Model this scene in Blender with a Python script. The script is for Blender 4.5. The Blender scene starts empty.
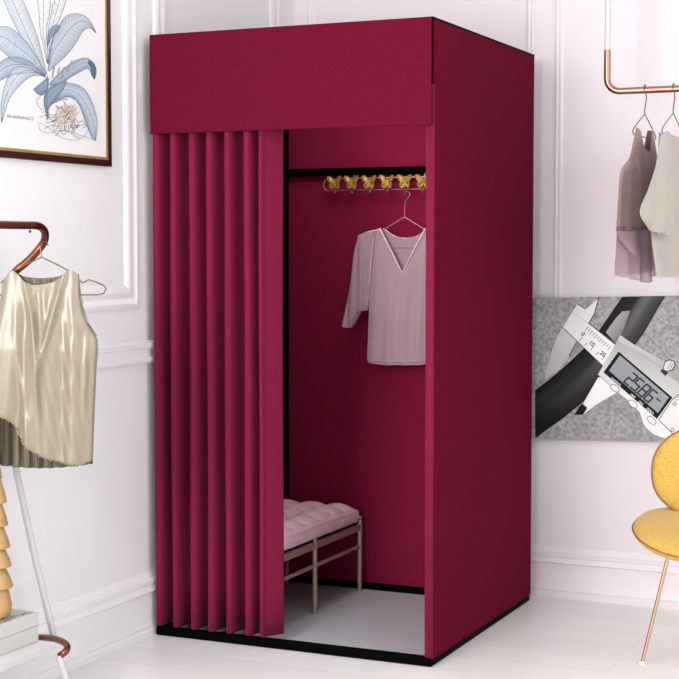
import bpy, math, random
import numpy as np
from mathutils import Vector, Matrix
random.seed(7)
C = bpy.context.scene.collection
R = math.radians
PI = math.pi

# ------------------------------------------------------------------ camera geometry
CAM = np.array([2.70095, -4.46476, 1.30009]); YAW = -0.425596; PIT = 0.0583473; FPX = 1556.93
FW = np.array([math.sin(YAW)*math.cos(PIT), math.cos(YAW)*math.cos(PIT), -math.sin(PIT)])
RT = np.array([math.cos(YAW), -math.sin(YAW), 0.0]); UP = np.cross(RT, FW)
NV = np.array([-FW[0], -FW[1], 0.0]); NV = NV/np.linalg.norm(NV)      # horizontal, towards the viewer

def hitp(px, py, n, p0):
    """where the line of sight through (px, py) meets the real plane (n, p0)"""
    d = FW*FPX + RT*(px-339.5) + UP*(339.5-py)
    t = np.dot(np.array(p0)-CAM, n)/np.dot(d, n)
    return CAM + t*d
AX = np.eye(3)
def hx(px, py, x): return hitp(px, py, AX[0], (x, 0, 0))
def hy(px, py, y): return hitp(px, py, AX[1], (0, y, 0))
def hz(px, py, z): return hitp(px, py, AX[2], (0, 0, z))

W, D, H = 0.9915, 1.0129, 2.0          # the fitting room
XW, YW = -0.03, 1.113                  # inner faces of the two walls
CEIL = 2.75

# ------------------------------------------------------------------ mesh builder
class MB:
    def __init__(s): s.v = []; s.f = []; s.m = []; s.c = []
    def add(s, pts, faces, mi=0, col=None):
        b = len(s.v)
        s.v.extend([tuple(map(float, p)) for p in pts])
        if col is None: s.c.extend([(1, 1, 1)]*len(pts))
        elif isinstance(col, tuple): s.c.extend([col]*len(pts))
        else: s.c.extend(col)
        for f in faces: s.f.append([b+i for i in f]); s.m.append(mi)
    def box(s, x0, x1, y0, y1, z0, z1, mi=0):
        p = [(x, y, z) for z in (z0, z1) for y in (y0, y1) for x in (x0, x1)]
        s.add(p, [(0,2,3,1),(4,5,7,6),(0,1,5,4),(2,6,7,3),(0,4,6,2),(1,3,7,5)], mi)
    def grid(s, rows, mi=0, col=None, wrap=False):
        n = len(rows[0]); m = len(rows)
        fs = []
        for j in range(m-1):
            for i in range(n if wrap else n-1):
                k = (i+1) % n
                fs.append((j*n+i, j*n+k, (j+1)*n+k, (j+1)*n+i))
        s.add([p for r in rows for p in r], fs, mi, col)
    def tube(s, pts, r, n=10, closed=False, mi=0, caps=True):
        P = [np.array(p, float) for p in pts]; k = len(P)
        rr = r if isinstance(r, (list, tuple)) else [r]*k
        T = []
        for i in range(k):
            a = P[(i-1) % k] if (closed or i > 0) else P[i]
            b = P[(i+1) % k] if (closed or i < k-1) else P[i]
            t = b-a; T.append(t/max(np.linalg.norm(t), 1e-9))
        ref = np.array([0, 0, 1.0]) if abs(T[0][2]) < .9 else np.array([1.0, 0, 0])
        nrm = np.cross(T[0], ref); nrm /= np.linalg.norm(nrm)
        rows = []
        for i in range(k):
            nrm = nrm - T[i]*np.dot(nrm, T[i]); nrm /= max(np.linalg.norm(nrm), 1e-9)
            b = np.cross(T[i], nrm)
            rows.append([P[i]+rr[i]*(math.cos(a)*nrm+math.sin(a)*b) for a in [2*PI*q/n for q in range(n)]])
        base = len(s.v)
        if closed: rows = rows+[rows[0]]
        s.grid(rows, mi, None, wrap=True)
        if caps and not closed:
            s.f.append([base+i for i in reversed(range(n))]); s.m.append(mi)
            s.f.append([base+(k-1)*n+i for i in range(n)]); s.m.append(mi)
    def lathe(s, prof, c, n=28, mi=0, axis=None):
        rows = []
        for r, z in prof:
            rows.append([(c[0]+r*math.cos(2*PI*q/n), c[1]+r*math.sin(2*PI*q/n), c[2]+z) for q in range(n)])
        s.grid(rows, mi, None, wrap=True)
    def ball(s, c, r, n=12, mi=0, sz=1.0):
        s.lathe([(max(r*math.sin(PI*k/8), 1e-5), -r*sz*math.cos(PI*k/8)) for k in range(9)], c, n, mi)
    def poly(s, pts, mi=0, col=None): s.add(pts, [tuple(range(len(pts)))], mi, col)
    def build(s, name, mats, parent=None, smooth=True, bevel=0, sub=0, solid=0, angle=40):
        me = bpy.data.meshes.new(name)
        off = np.array(parent_loc(parent))
        me.from_pydata([tuple(np.array(p)-off) for p in s.v], [], s.f)
        mats = mats if isinstance(mats, (list, tuple)) else [mats]
        for m in mats: me.materials.append(m)
        for p, mi in zip(me.polygons, s.m): p.material_index = mi
        ca = me.color_attributes.new('Col', 'FLOAT_COLOR', 'POINT')
        ca.data.foreach_set('color', [q for c in s.c for q in (c[0], c[1], c[2], 1.0)])
        me.update()
        if smooth:
            me.shade_smooth()
            me.set_sharp_from_angle(angle=R(angle))
        o = bpy.data.objects.new(name, me); C.objects.link(o)
        if parent is not None: o.parent = parent
        if solid:
            md = o.modifiers.new('solid', 'SOLIDIFY'); md.thickness = solid; md.offset = 0
        if bevel:
            md = o.modifiers.new('bevel', 'BEVEL'); md.width = bevel; md.segments = 3; md.limit_method = 'ANGLE'
        if sub:
            md = o.modifiers.new('sub', 'SUBSURF'); md.levels = sub; md.render_levels = sub
        return o

def parent_loc(p):
    l = Vector((0, 0, 0))
    while p is not None: l = l + p.location; p = p.parent
    return l
def tag(o, label=None, cat=None, group=None, kind=None):
    if label: o['label'] = label
    if cat: o['category'] = cat
    if group: o['group'] = group
    if kind: o['kind'] = kind
    return o
def thing(name, label, cat, loc, group=None):
    o = bpy.data.objects.new(name, None); C.objects.link(o)
    o.location = tuple(map(float, loc)); o.empty_display_size = .05
    return tag(o, label, cat, group)
def struct(name, mb, mat, **k):
    o = mb.build(name, mat, **k); o['kind'] = 'structure'; return o
def lerp(a, b, t): return a+(b-a)*t
def poly_at(pts, u):
    """point at index-fraction u in [0,1] on a control polyline"""
    k = len(pts)-1; x = u*k; i = min(int(x), k-1); t = x-i
    return np.array(pts[i], float)*(1-t)+np.array(pts[i+1], float)*t
def smooth_poly(pts, per=6, closed=False):
    P = [np.array(p, float) for p in pts]; n = len(P); out = []
    for i in range(n if closed else n-1):
        p1, p2 = P[i], P[(i+1) % n]
        p0 = P[i-1] if (i > 0 or closed) else p1*2-p2
        p3 = P[(i+2) % n] if (i < n-2 or closed) else p2*2-p1
        for k in range(per):
            t = k/per
            out.append(.5*((2*p1)+(-p0+p2)*t+(2*p0-5*p1+4*p2-p3)*t*t+(-p0+3*p1-3*p2+p3)*t**3))
    if not closed: out.append(P[-1])
    return out
def text_into(mb, s, mapf, size=1.0, mi=0, col=(0, 0, 0), align='CENTER', extra=0.0):
    cu = bpy.data.curves.new('t', 'FONT'); cu.body = s; cu.size = size; cu.align_x = align; cu.offset = extra
    o = bpy.data.objects.new('t', cu); C.objects.link(o)
    bpy.context.view_layer.update()
    dg = bpy.context.evaluated_depsgraph_get(); ev = o.evaluated_get(dg); me = ev.to_mesh()
    pts = [mapf(v.co.x, v.co.y) for v in me.vertices]; fs = [tuple(p.vertices) for p in me.polygons]
    mb.add(pts, fs, mi, col)
    ev.to_mesh_clear(); bpy.data.objects.remove(o); bpy.data.curves.remove(cu)

# ------------------------------------------------------------------ materials
def lin(c):
    return tuple(((x/255)/12.92 if x/255 <= .04045 else ((x/255+.055)/1.055)**2.4) for x in c)
def mat(name, rgb, rough=.6, metal=0.0, var=.0, vscale=20, bump=0.0, bscale=200, sheen=0.0, sheen_tint=None, spec=.5, stretch=None, coat=0.0, detail=3, alpha=1.0, trans=0.0):
    m = bpy.data.materials.new(name); m.use_nodes = True
    nt = m.node_tree; b = nt.nodes['Principled BSDF']
    c = lin(rgb)
    b.inputs['Base Color'].default_value = (*c, 1); b.inputs['Roughness'].default_value = rough
    b.inputs['Metallic'].default_value = metal; b.inputs['Specular IOR Level'].default_value = spec
    b.inputs['Sheen Weight'].default_value = sheen
    b.inputs['Alpha'].default_value = alpha
    b.inputs['Transmission Weight'].default_value = trans
    b.inputs['Coat Weight'].default_value = coat
    if sheen_tint: b.inputs['Sheen Tint'].default_value = (*lin(sheen_tint), 1)
    b.inputs['Sheen Roughness'].default_value = .45
    if var or bump:
        tc = nt.nodes.new('ShaderNodeTexCoord'); mp = nt.nodes.new('ShaderNodeMapping')
        nt.links.new(tc.outputs['Object'], mp.inputs['Vector'])
        if stretch: mp.inputs['Scale'].default_value = stretch
    if var:
        n = nt.nodes.new('ShaderNodeTexNoise'); n.inputs['Scale'].default_value = vscale; n.inputs['Detail'].default_value = detail
        r = nt.nodes.new('ShaderNodeValToRGB')
        r.color_ramp.elements[0].position = .3; r.color_ramp.elements[1].position = .7
        r.color_ramp.elements[0].color = (*[x*(1-var) for x in c], 1)
        r.color_ramp.elements[1].color = (*[min(1, x*(1+var)) for x in c], 1)
        nt.links.new(mp.outputs[0], n.inputs['Vector']); nt.links.new(n.outputs[0], r.inputs[0])
        nt.links.new(r.outputs[0], b.inputs['Base Color'])
    if bump:
        n2 = nt.nodes.new('ShaderNodeTexNoise'); n2.inputs['Scale'].default_value = bscale; n2.inputs['Detail'].default_value = 2
        bp = nt.nodes.new('ShaderNodeBump'); bp.inputs['Strength'].default_value = bump; bp.inputs['Distance'].default_value = .004
        nt.links.new(mp.outputs[0], n2.inputs['Vector']); nt.links.new(n2.outputs[0], bp.inputs['Height'])
        nt.links.new(bp.outputs[0], b.inputs['Normal'])
    return m
def print_mat(name, rough=.75):
    m = bpy.data.materials.new(name); m.use_nodes = True
    nt = m.node_tree; b = nt.nodes['Principled BSDF']
    a = nt.nodes.new('ShaderNodeAttribute'); a.attribute_name = 'Col'
    nt.links.new(a.outputs['Color'], b.inputs['Base Color']); b.inputs['Roughness'].default_value = rough; b.inputs['Specular IOR Level'].default_value = .12
    return m

M = {}
M['wall_left'] = mat('white_paint', (242, 241, 243), .55, var=.012, vscale=3)
M['wall_back'] = mat('lilac_white_paint', (230, 223, 228), .6, var=.015, vscale=2)
M['trim'] = mat('white_trim_paint', (244, 243, 245), .4)
M['trim_back'] = mat('lilac_white_trim_paint', (232, 225, 230), .45)
M['ceiling'] = mat('ceiling_paint', (246, 245, 246), .8)
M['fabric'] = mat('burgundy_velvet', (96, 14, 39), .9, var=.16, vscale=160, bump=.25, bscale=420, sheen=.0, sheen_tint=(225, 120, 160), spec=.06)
M['fabric_side'] = mat('burgundy_velvet_side_shade', (97, 9, 37), .9, var=.08, vscale=160, bump=.2, bscale=420, sheen=.0, sheen_tint=(225, 110, 150), spec=.04)  # slightly darker velvet copy, the side's shade put into its base colour
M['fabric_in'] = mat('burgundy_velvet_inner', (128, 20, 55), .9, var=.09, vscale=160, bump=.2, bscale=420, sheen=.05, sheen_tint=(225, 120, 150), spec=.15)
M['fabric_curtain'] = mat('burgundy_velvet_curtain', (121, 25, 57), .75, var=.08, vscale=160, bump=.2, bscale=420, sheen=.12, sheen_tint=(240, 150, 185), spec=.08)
M['black'] = mat('black_powder_coat', (3, 3, 3), .6, spec=.03)
M['floor_in'] = mat('shade_grey_board', (196, 197, 204), .35, var=.05, vscale=6, stretch=(1, 14, 1))  # interior floor shade put into the base colour
M['copper'] = mat('copper', (176, 132, 112), .3, 1.0)
M['copper_dark'] = mat('copper_dark', (128, 76, 62), .3, 1.0)
M['white_tube'] = mat('white_tube', (206, 205, 204), .3)
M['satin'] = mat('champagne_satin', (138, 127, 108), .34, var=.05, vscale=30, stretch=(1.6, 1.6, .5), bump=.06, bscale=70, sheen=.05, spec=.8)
M['satin_shaded'] = mat('champagne_satin_shade', (106, 96, 80), .42, var=.1, vscale=60, bump=.3, bscale=45, spec=.6)  # satin copy with the under layer's shadow put into its colour
M['knit'] = mat('dusty_pink_knit', (174, 144, 154), .9, var=.13, vscale=260, stretch=(1, 1, 1), bump=.3, bscale=300, sheen=.2, spec=.2)
M['knit_edge'] = mat('pale_pink_ribbing', (236, 214, 222), .9, bump=.2, bscale=400)
M['mauve'] = mat('mauve_chiffon', (180, 153, 155), .75, var=.06, vscale=30, stretch=(1, 1, .2), sheen=.15)
M['mauve_sheer'] = mat('sheer_mauve_chiffon', (180, 148, 162), .7, var=.06, vscale=30, stretch=(1, 1, .2), alpha=.72)
M['oat'] = mat('oatmeal_linen', (184, 178, 168), .85, var=.1, vscale=220, bump=.2, bscale=260)
M['wire'] = mat('bronze_wire', (120, 98, 66), .35, .8)
M['wire_rose'] = mat('rose_gold_wire', (196, 150, 150), .35, .7)
M['wire_copper'] = mat('copper_wire', (150, 104, 84), .3, .9)
M['gold'] = mat('antique_gold', (186, 150, 74), .4, .6, var=.3, vscale=90)
M['bench_metal'] = mat('champagne_metal', (184, 160, 148), .42, .5)
M['cushion'] = mat('pink_satin_cushion', (246, 204, 216), .5, var=.06, vscale=25, sheen=.3, bump=.1, bscale=60)
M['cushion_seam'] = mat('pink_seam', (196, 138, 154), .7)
M['strap'] = mat('black_webbing', (22, 14, 16), .8)
M['mustard'] = mat('mustard_bouclé', (204, 168, 84), .95, var=.16, vscale=190, bump=.5, bscale=190, sheen=.25, spec=.15)
M['mustard_edge'] = mat('brown_piping', (150, 108, 52), .5, spec=.4)
M['brass'] = mat('rose_brass', (212, 176, 146), .22, 1.0)
M['foot_cap'] = mat('clear_foot', (232, 220, 210), .25)
M['tan'] = mat('tan_ceramic', (178, 142, 94), .5, var=.08, vscale=25)
M['card'] = mat('white_card', (200, 198, 195), .6)
M['shelf'] = mat('white_shelf', (204, 203, 203), .45)
M['ink'] = mat('grey_ink', (88, 90, 96), .7)
M['paper'] = mat('art_paper', (238, 237, 238), .8)
M['print'] = print_mat('printed_ink')
M['print_gloss'] = print_mat('glossy_print', .5)
M['frame_dark'] = mat('dark_walnut', (52, 22, 16), .4, var=.2, vscale=14, stretch=(1, 8, 8))
M['gilt'] = mat('gilt', (200, 170, 108), .4, .5, var=.1, vscale=40)

def floor_material():
    m = bpy.data.materials.new('pale_plank_floor'); m.use_nodes = True
    nt = m.node_tree; b = nt.nodes['Principled BSDF']
    tc = nt.nodes.new('ShaderNodeTexCoord'); mp = nt.nodes.new('ShaderNodeMapping')
    mp.inputs['Rotation'].default_value = (0, 0, 0)
    br = nt.nodes.new('ShaderNodeTexBrick')
    br.inputs['Scale'].default_value = 1; br.inputs['Brick Width'].default_value = 1.5; br.inputs['Row Height'].default_value = .17
    br.inputs['Mortar Size'].default_value = .0022; br.offset = .37
    br.inputs['Color1'].default_value = (*lin((243, 241, 240)), 1); br.inputs['Color2'].default_value = (*lin((236, 234, 234)), 1)
    br.inputs['Mortar'].default_value = (*lin((226, 224, 223)), 1)
    ns = nt.nodes.new('ShaderNodeTexNoise'); ns.inputs['Scale'].default_value = 3; ns.inputs['Detail'].default_value = 5
    mp2 = nt.nodes.new('ShaderNodeMapping'); mp2.inputs['Scale'].default_value = (1, 12, 1)
    mx = nt.nodes.new('ShaderNodeMix'); mx.data_type = 'RGBA'; mx.blend_type = 'MULTIPLY'; mx.inputs[0].default_value = .10
    nt.links.new(tc.outputs['Object'], mp.inputs[0]); nt.links.new(mp.outputs[0], br.inputs['Vector'])
    nt.links.new(tc.outputs['Object'], mp2.inputs[0]); nt.links.new(mp2.outputs[0], ns.inputs['Vector'])
    nt.links.new(br.outputs['Color'], mx.inputs[6]); nt.links.new(ns.outputs[0], mx.inputs[7])
    nt.links.new(mx.outputs[2], b.inputs['Base Color'])
    b.inputs['Roughness'].default_value = .3; b.inputs['Specular IOR Level'].default_value = .4
    return m

# ------------------------------------------------------------------ the room
mb = MB(); mb.box(-.15, 4.6, -6.2, 1.23, -.06, 0); struct('floor', mb, floor_material(), smooth=False)
mb = MB(); mb.box(-.15, 4.6, -6.2, 1.23, CEIL, CEIL+.06); struct('ceiling', mb, M['ceiling'], smooth=False)
mb = MB(); mb.box(XW-.12, XW, -6.2, YW+.12, 0, CEIL); struct('wall_left', mb, M['wall_left'], smooth=False)
mb = MB(); mb.box(XW, 4.6, YW, YW+.12, 0, CEIL); struct('wall_back', mb, M['wall_back'], smooth=False)

def wl(a, z, h): return (XW+h, a, z)        # on the left wall: a runs along y
def wb(a, z, h): return (a, YW-h, z)        # on the back wall: a runs along x
def run(mb, w, a0, a1, prof):               # straight moulding, prof = [(z, h)]
    mb.grid([[w(a, z, h) for z, h in prof] for a in (a0, a1)])
    for a in (a0, a1): mb.poly([w(a, z, h) for z, h in prof])
def frame(mb, w, a0, a1, z0, z1, prof):     # mitred rectangle, prof = [(inset, h)]
    rows = []
    for d, h in prof:
        rows.append([w(a0+d, z0+d, h), w(a1-d, z0+d, h), w(a1-d, z1-d, h), w(a0+d, z1-d, h)])
    mb.grid(rows, wrap=True)
def scurve(z0, z1, h0, h1, n=6): return [(lerp(z0, z1, t/n), lerp(h0, h1, .5-.5*math.cos(PI*t/n))) for t in range(n+1)]
fprof = [(0, 0), (0, .012), (.006, .018), (.016, .019), (.022, .013), (.030, .010), (.038, .016), (.050, .017), (.058, .010), (.066, .003), (.066, 0)]
base = [(0, 0), (0, .020), (.018, .020), (.026, .014), (.034, .016)] + [(.044, .012), (.145, .012)] + scurve(.150, .172, .021, .014) + [(.176, .018), (.190, .018)] + scurve(.192, .216, .011, .003) + [(.218, 0)]
rail = [(.918, 0), (.918, .012), (.926, .020), (.936, .020), (.942, .012), (.954, .010), (.966, .012), (.972, .020), (.986, .022), (.992, .012), (.994, 0)]
n = 0
for w, rects, mt, pk in ((wl, ((-.95, -.055), (.055, .99), (-2.2, -1.06), (-3.4, -2.3)), 'trim', 1.25), (wb, ((.04, .962), (1.045, 2.2), (2.29, 3.4)), 'trim_back', .45)):
    for a0, a1 in rects:
        n += 1; mb = MB(); frame(mb, w, a0, a1, 1.10, 2.42, [(d*pk, h*(.55 if pk > 1 else .5)) for d, h in fprof]); struct('trim_%d' % n, mb, M[mt], angle=25)
for w, a0, a1, mt in ((wl, -6.2, YW, 'trim'), (wb, XW, 4.6, 'trim_back')):
    n += 1; mb = MB(); run(mb, w, a0, a1, rail); struct('trim_%d' % n, mb, M[mt], angle=25)
mb = MB(); run(mb, wl, -6.2, YW, base); struct('baseboard_left', mb, M['trim'], angle=25)
mb = MB(); run(mb, wb, XW, 4.6, [(z*.88, h) for z, h in base]); struct('baseboard_back', mb, M['trim_back'], angle=25)

# ------------------------------------------------------------------ fitting room
booth = thing('fitting_room', 'tall burgundy velvet fitting room on a black tube frame in the corner', 'fitting room', (W/2, D/2, 0))
BY = .94                                            # inner back panel
TR = .0129                                          # tube radius
# frame: each tube a part
def tube_part(name, pts, mat_=M['black'], r=TR):
    mb = MB(); mb.tube(pts, r, 12); return mb.build(name, mat_, booth)
for nm, x, y in (('post', .020, .075), ('post', W-.018, .020), ('post', .03, BY-.016), ('post', W-.03, BY-.016)):
    tube_part(nm, [(x, y, .0), (x, y, H-.008)])
mb = MB(); mb.box(-.002, W, -.002, .026, 0, .030); mb.build('base_rail', M['black'], booth, bevel=.006)
mb = MB(); mb.box(W-.026, W, .027, D, 0, .026); mb.build('base_rail', M['black'], booth, bevel=.005)
mb = MB(); mb.box(.0, .026, .027, D, 0, .026); mb.build('base_rail', M['black'], booth, bevel=.005)
mb = MB(); mb.box(.027, W-.027, BY-.028, BY-.003, 0, .030); mb.build('base_rail', M['black'], booth, bevel=.006)
for pts in ([(.0, .014, H-.018), (W, .014, H-.018)], [(W-.016, .02, H-.018), (W-.016, D, H-.018)], [(.020, .02, H-.018), (.020, D, H-.018)], [(.0, BY-.016, H-.018), (W, BY-.016, H-.018)]):
    tube_part('top_rail', pts)
mb = MB(); mb.box(.035, W-.035, BY-.032, BY-.004, 1.575, 1.604); mb.build('crossbar', M['black'], booth, bevel=.006)
tube_part('curtain_rod', [(.02, .030, 1.80), (W-.02, .030, 1.80)], r=.010)
# added thin board; its grey stands in for shade on the floor
mb = MB(); mb.box(.027, W-.027, .027, BY-.004, .0005, .006); mb.build('added_floor_board', M['floor_in'], booth)
# panels
def panel(name, x0, x1, y0, y1, z0, z1, m, bev=.004):
    mb = MB(); mb.box(x0, x1, y0, y1, z0, z1); return mb.build(name, m, booth, bevel=bev)
panel('valance', .003, W+.001, -.026, -.018, 1.676, H, M['fabric'], .003)
panel('side_panel', W-.004, W+.003, -.001, D, .024, H-.004, M['fabric_side'], .003)
panel('side_panel', -.004, .003, .004, D, .026, H-.004, M['fabric_side'], .003)
panel('back_panel', .004, W-.005, BY-.003, BY+.003, .026, H-.004, M['fabric_in'], .002)
panel('roof_panel', 0, W, 0, D, H-.006, H-.001, M['fabric_side'], .002)
mb = MB(); mb.box(W-.002, W+.0035, -.018, D, H-.005, H+.001); mb.build('top_piping', M['black'], booth)
# wrapped front edge of the right side panel, below the valance
mb = MB()
arc = [(W-.0105+.0125*math.cos(a), .002+.0085*math.sin(a)) for a in [lerp(0, -PI, k/14) for k in range(15)]]
arc = [(W+.002, .030)]+arc+[(W-.023, .036)]
mb.grid([[(x, y, z) for x, y in arc] for z in (.031, 1.0, 1.80)])
mb.build('edge_wrap', M['fabric_curtain'], booth, solid=.002, angle=60)

# curtain: pleats made by folding, gathered on the left; hangs from the rod
def pleat_profile():
    pts = []
    peaks = [.014, .077, .149, .213, .280, .352, .405]
    prev = None
    for i, p in enumerate(peaks):
        per = (peaks[i+1]-p) if i < len(peaks)-1 else .05
        if i == 0: pts += [(-.001, .030), (.000, .004), (.002, -.003)]
        pts += [(p-.012, .004), (p-.009, -.006), (p-.001, -.0125), (p+.006, -.0105), (p+.011, -.002), (p+.0145, .016), (p+.018, .052)]
        if i < len(peaks)-1:
            pts += [(p+per*.42, .076), (p+per*.66, .070), (p+per-.016, .030)]
    # last flat run to the free edge
    pts = pts[:-4]
    pts += [(.409, -.007), (.412, .006), (.428, .034), (.445, .066)]
    return pts
prof = smooth_poly(pleat_profile(), 5)
rows = []
for k in range(15):
    t = k/14; z = lerp(.036, 1.815, t)
    rows.append([(p[0]+.0015*math.sin(7*t+p[0]*30), p[1]+.0018*math.sin(5*t+p[0]*23)+.001, z) for p in prof])
mb = MB(); mb.grid(rows)
cur = mb.build('curtain', M['fabric_curtain'], solid=.0025, angle=80)
tag(cur, 'burgundy pleated velvet curtain drawn to the left side of the fitting room', 'curtain')

# ------------------------------------------------------------------ things inside the fitting room
# bench
BX = .362
bench = thing('bench', 'low metal bench with a tufted pink cushion inside the fitting room', 'bench', (BX-.15, .5, .006))
zf = .006
bx1 = BX; bx0 = .055; ys = (.125, .482, .880)
for x in (bx0, bx1):
    for y in ys:
        mb = MB(); mb.tube([(x, y, zf), (x, y, .06), (x, y, .276)], [.0075, .0095, .0095], 12); mb.ball((x, y, .284), .0095)
        mb.build('leg', M['bench_metal'], bench)
for x in (bx0, bx1):
    mb = MB(); mb.box(x-.006, x+.006, ys[0], ys[2], .236, .262); mb.build('side_rail', M['bench_metal'], bench, bevel=.004)
    mb = MB(); mb.tube([(x, ys[0], .176), (x, ys[2], .176)], .007, 10); mb.build('stretcher', M['bench_metal'], bench)
for y in (ys[0], ys[2]):
    mb = MB(); mb.box(bx0, bx1, y-.006, y+.006, .236, .262); mb.build('end_rail', M['bench_metal'], bench, bevel=.004)
mb = MB(); mb.box(bx0+.006, bx1-.006, ys[0]+.006, ys[2]-.006, .255, .272)
mb.build('webbing', M['strap'], bench)
mb = MB()
cx0, cx1, cy0, cy1 = .042, BX+.006, .105, .850
rows = []; nx, ny = 44, 96
def edge(u): return max(0.0, 1-abs(2*u-1)**9)
for j in range(ny+1):
    v = j/ny; row = []
    for i in range(nx+1):
        u = i/nx
        x = lerp(cx0, cx1, u); y = lerp(cy0, cy1, v)
        su = abs(math.sin(u*PI*3)); sv = abs(math.sin(v*PI*7))
        tuft = (su*sv)**.42
        z = .318+.010*(edge(u)*edge(v))**.5+.028*tuft*(edge(u)*edge(v))**.6
        row.append((x, y, z))
    rows.append(row)
mb.grid(rows)
ring = [rows[0][i] for i in range(nx+1)]+[rows[j][nx] for j in range(1, ny+1)]+[rows[ny][i] for i in range(nx-1, -1, -1)]+[rows[j][0] for j in range(ny-1, 0, -1)]
ccx, ccy = (cx0+cx1)/2, (cy0+cy1)/2
lev = []
for zz, g in ((.318, 0.0), (.308, .004), (.292, .005), (.278, .002), (.272, -.010)):
    lr = []
    for q, p in enumerate(ring):
        pinch = .003*abs(math.sin(q*PI/14))
        ddx = np.sign(p[0]-ccx)*g*(1 if abs(p[0]-cx0) < 1e-6 or abs(p[0]-cx1) < 1e-6 else 0)
        ddy = np.sign(p[1]-ccy)*g*(1 if abs(p[1]-cy0) < 1e-6 or abs(p[1]-cy1) < 1e-6 else 0)
        z = p[2] if g == 0 else zz
        lr.append((p[0]+ddx*(.6+pinch*100), p[1]+ddy*(.6+pinch*100), z))
    lev.append(lr)
mb.grid(lev, wrap=True)
cush = mb.build('cushion', M['cushion'], bench, angle=70)
mb = MB(); mb.tube([(p[0], p[1], p[2]) for p in ring], .0018, 6, closed=True)
mb.build('piping', M['cushion'], cush)
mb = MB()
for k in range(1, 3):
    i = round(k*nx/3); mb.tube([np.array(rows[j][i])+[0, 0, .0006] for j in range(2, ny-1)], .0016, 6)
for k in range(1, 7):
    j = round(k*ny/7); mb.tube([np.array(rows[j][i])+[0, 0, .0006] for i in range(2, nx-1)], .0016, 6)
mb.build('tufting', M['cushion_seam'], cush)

# butterfly hook rail
HY = .893
hr = thing('hook_rail', 'row of gold butterfly hooks on a thin wire under the black crossbar', 'hook rail', (.40, HY, 1.55))
xs = [hy(px, 182, HY)[0] for px in (334, 352, 370, 387.5, 404.5, 422)]
xs = [xs[0]+.006+k*(xs[5]-xs[0])/5 for k in range(7)]
zc = 1.541
mb = MB()
x0, x1 = xs[0]-.052, xs[-1]+.052
lo = [(x0+.012, HY+.006, zc-.022)]+[(x0+.018-.018*math.sin(PI*k/8), HY+.006, zc-.022*math.cos(PI*k/8)) for k in range(1, 8)]+[(x0+.02, HY+.006, zc+.022)]
hi = [(2*((x0+x1)/2)-p[0], p[1], p[2]) for p in reversed(lo)]
mb.tube(lo+hi, .0018, 8, closed=True)
for x in (xs[1], xs[5]): mb.tube([(x, HY+.006, zc+.022), (x, BY-.033, zc+.035)], .0018, 6)
mb.build('wire_loop', M['wire_rose'], hr)
wing = [(0, .004), (.006, .016), (.016, .026), (.029, .029), (.031, .022), (.026, .010), (.018, .002), (.022, -.006), (.020, -.016), (.013, -.021), (.006, -.013), (.002, -.004)]
wing_s = smooth_poly(wing, 4, True)
def make_hook(x):
    parts = []
    mb = MB()
    for s in (-1, 1):
        pf = [(x+s*p[0]*.88, HY-.004-abs(p[0])*.30, zc+p[1]*.94+.003) for p in wing_s]
        c0 = np.mean(np.array(pf), axis=0)+np.array([0, -.002, 0])
        mb.add(pf+[c0], [(i, (i+1) % len(pf), len(pf)) for i in range(len(pf))])
        mb.tube(pf, .0011, 5, closed=True)
        for q in (2, 8, 14, 26, 34): mb.tube([(x, HY-.005, zc+.002), np.array(pf[q])+np.array([0, -.001, 0])], .0009, 5)
    wing_o = mb.build('butterfly_hook', M['gold'], hr, solid=.0012)
    mb = MB(); mb.tube([(x, HY-.006, zc-.018), (x, HY-.006, zc), (x, HY-.006, zc+.016)], [.0016, .003, .0016], 8)
    mb.ball((x, HY-.006, zc+.019), .0026, 8)
    mb.build('body', M['gold'], wing_o)
    mb = MB(); mb.tube([(x, HY+.004, zc-.014), (x, HY+.002, zc-.024)]+[(x, HY-.008+.010*math.cos(a), zc-.026-.009*math.sin(a)) for a in [PI*k/8 for k in range(9)]]+[(x, HY-.019, zc-.022)], .0015, 7)
    mb.build('prong', M['wire_rose'], wing_o)
for x in xs: make_hook(x)

# generic: garment sheet from control rows of image-derived outline on a real plane
def sheet(mb, rows, n_plane, p0, nu=60, nv=50, off=None, mi=0, smooth_rows=True):
    K = len(rows); ctl = [[poly_at(r, i/nu) for i in range(nu+1)] for r in rows]
    out = []
    for j in range(nv+1):
        v = j/nv; x = v*(K-1); k = min(int(x), K-2); t = x-k
        row = []
        for i in range(nu+1):
            p1, p2 = ctl[k][i], ctl[k+1][i]
            if smooth_rows and K > 2:
                pa = ctl[k-1][i] if k > 0 else 2*p1-p2
                pb = ctl[k+2][i] if k < K-2 else 2*p2-p1
                p = .5*((2*p1)+(-pa+p2)*t+(2*pa-5*p1+4*p2-pb)*t*t+(-pa+3*p1-3*p2+pb)*t**3)
            else: p = p1*(1-t)+p2*t
            w = hitp(p[0], p[1], n_plane, p0)
            o = off(i/nu, v, p[0], p[1]) if off else 0
            row.append(w+np.array(n_plane)*o)
        out.append(row)
    mb.grid(out, mi)
    return out

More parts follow.
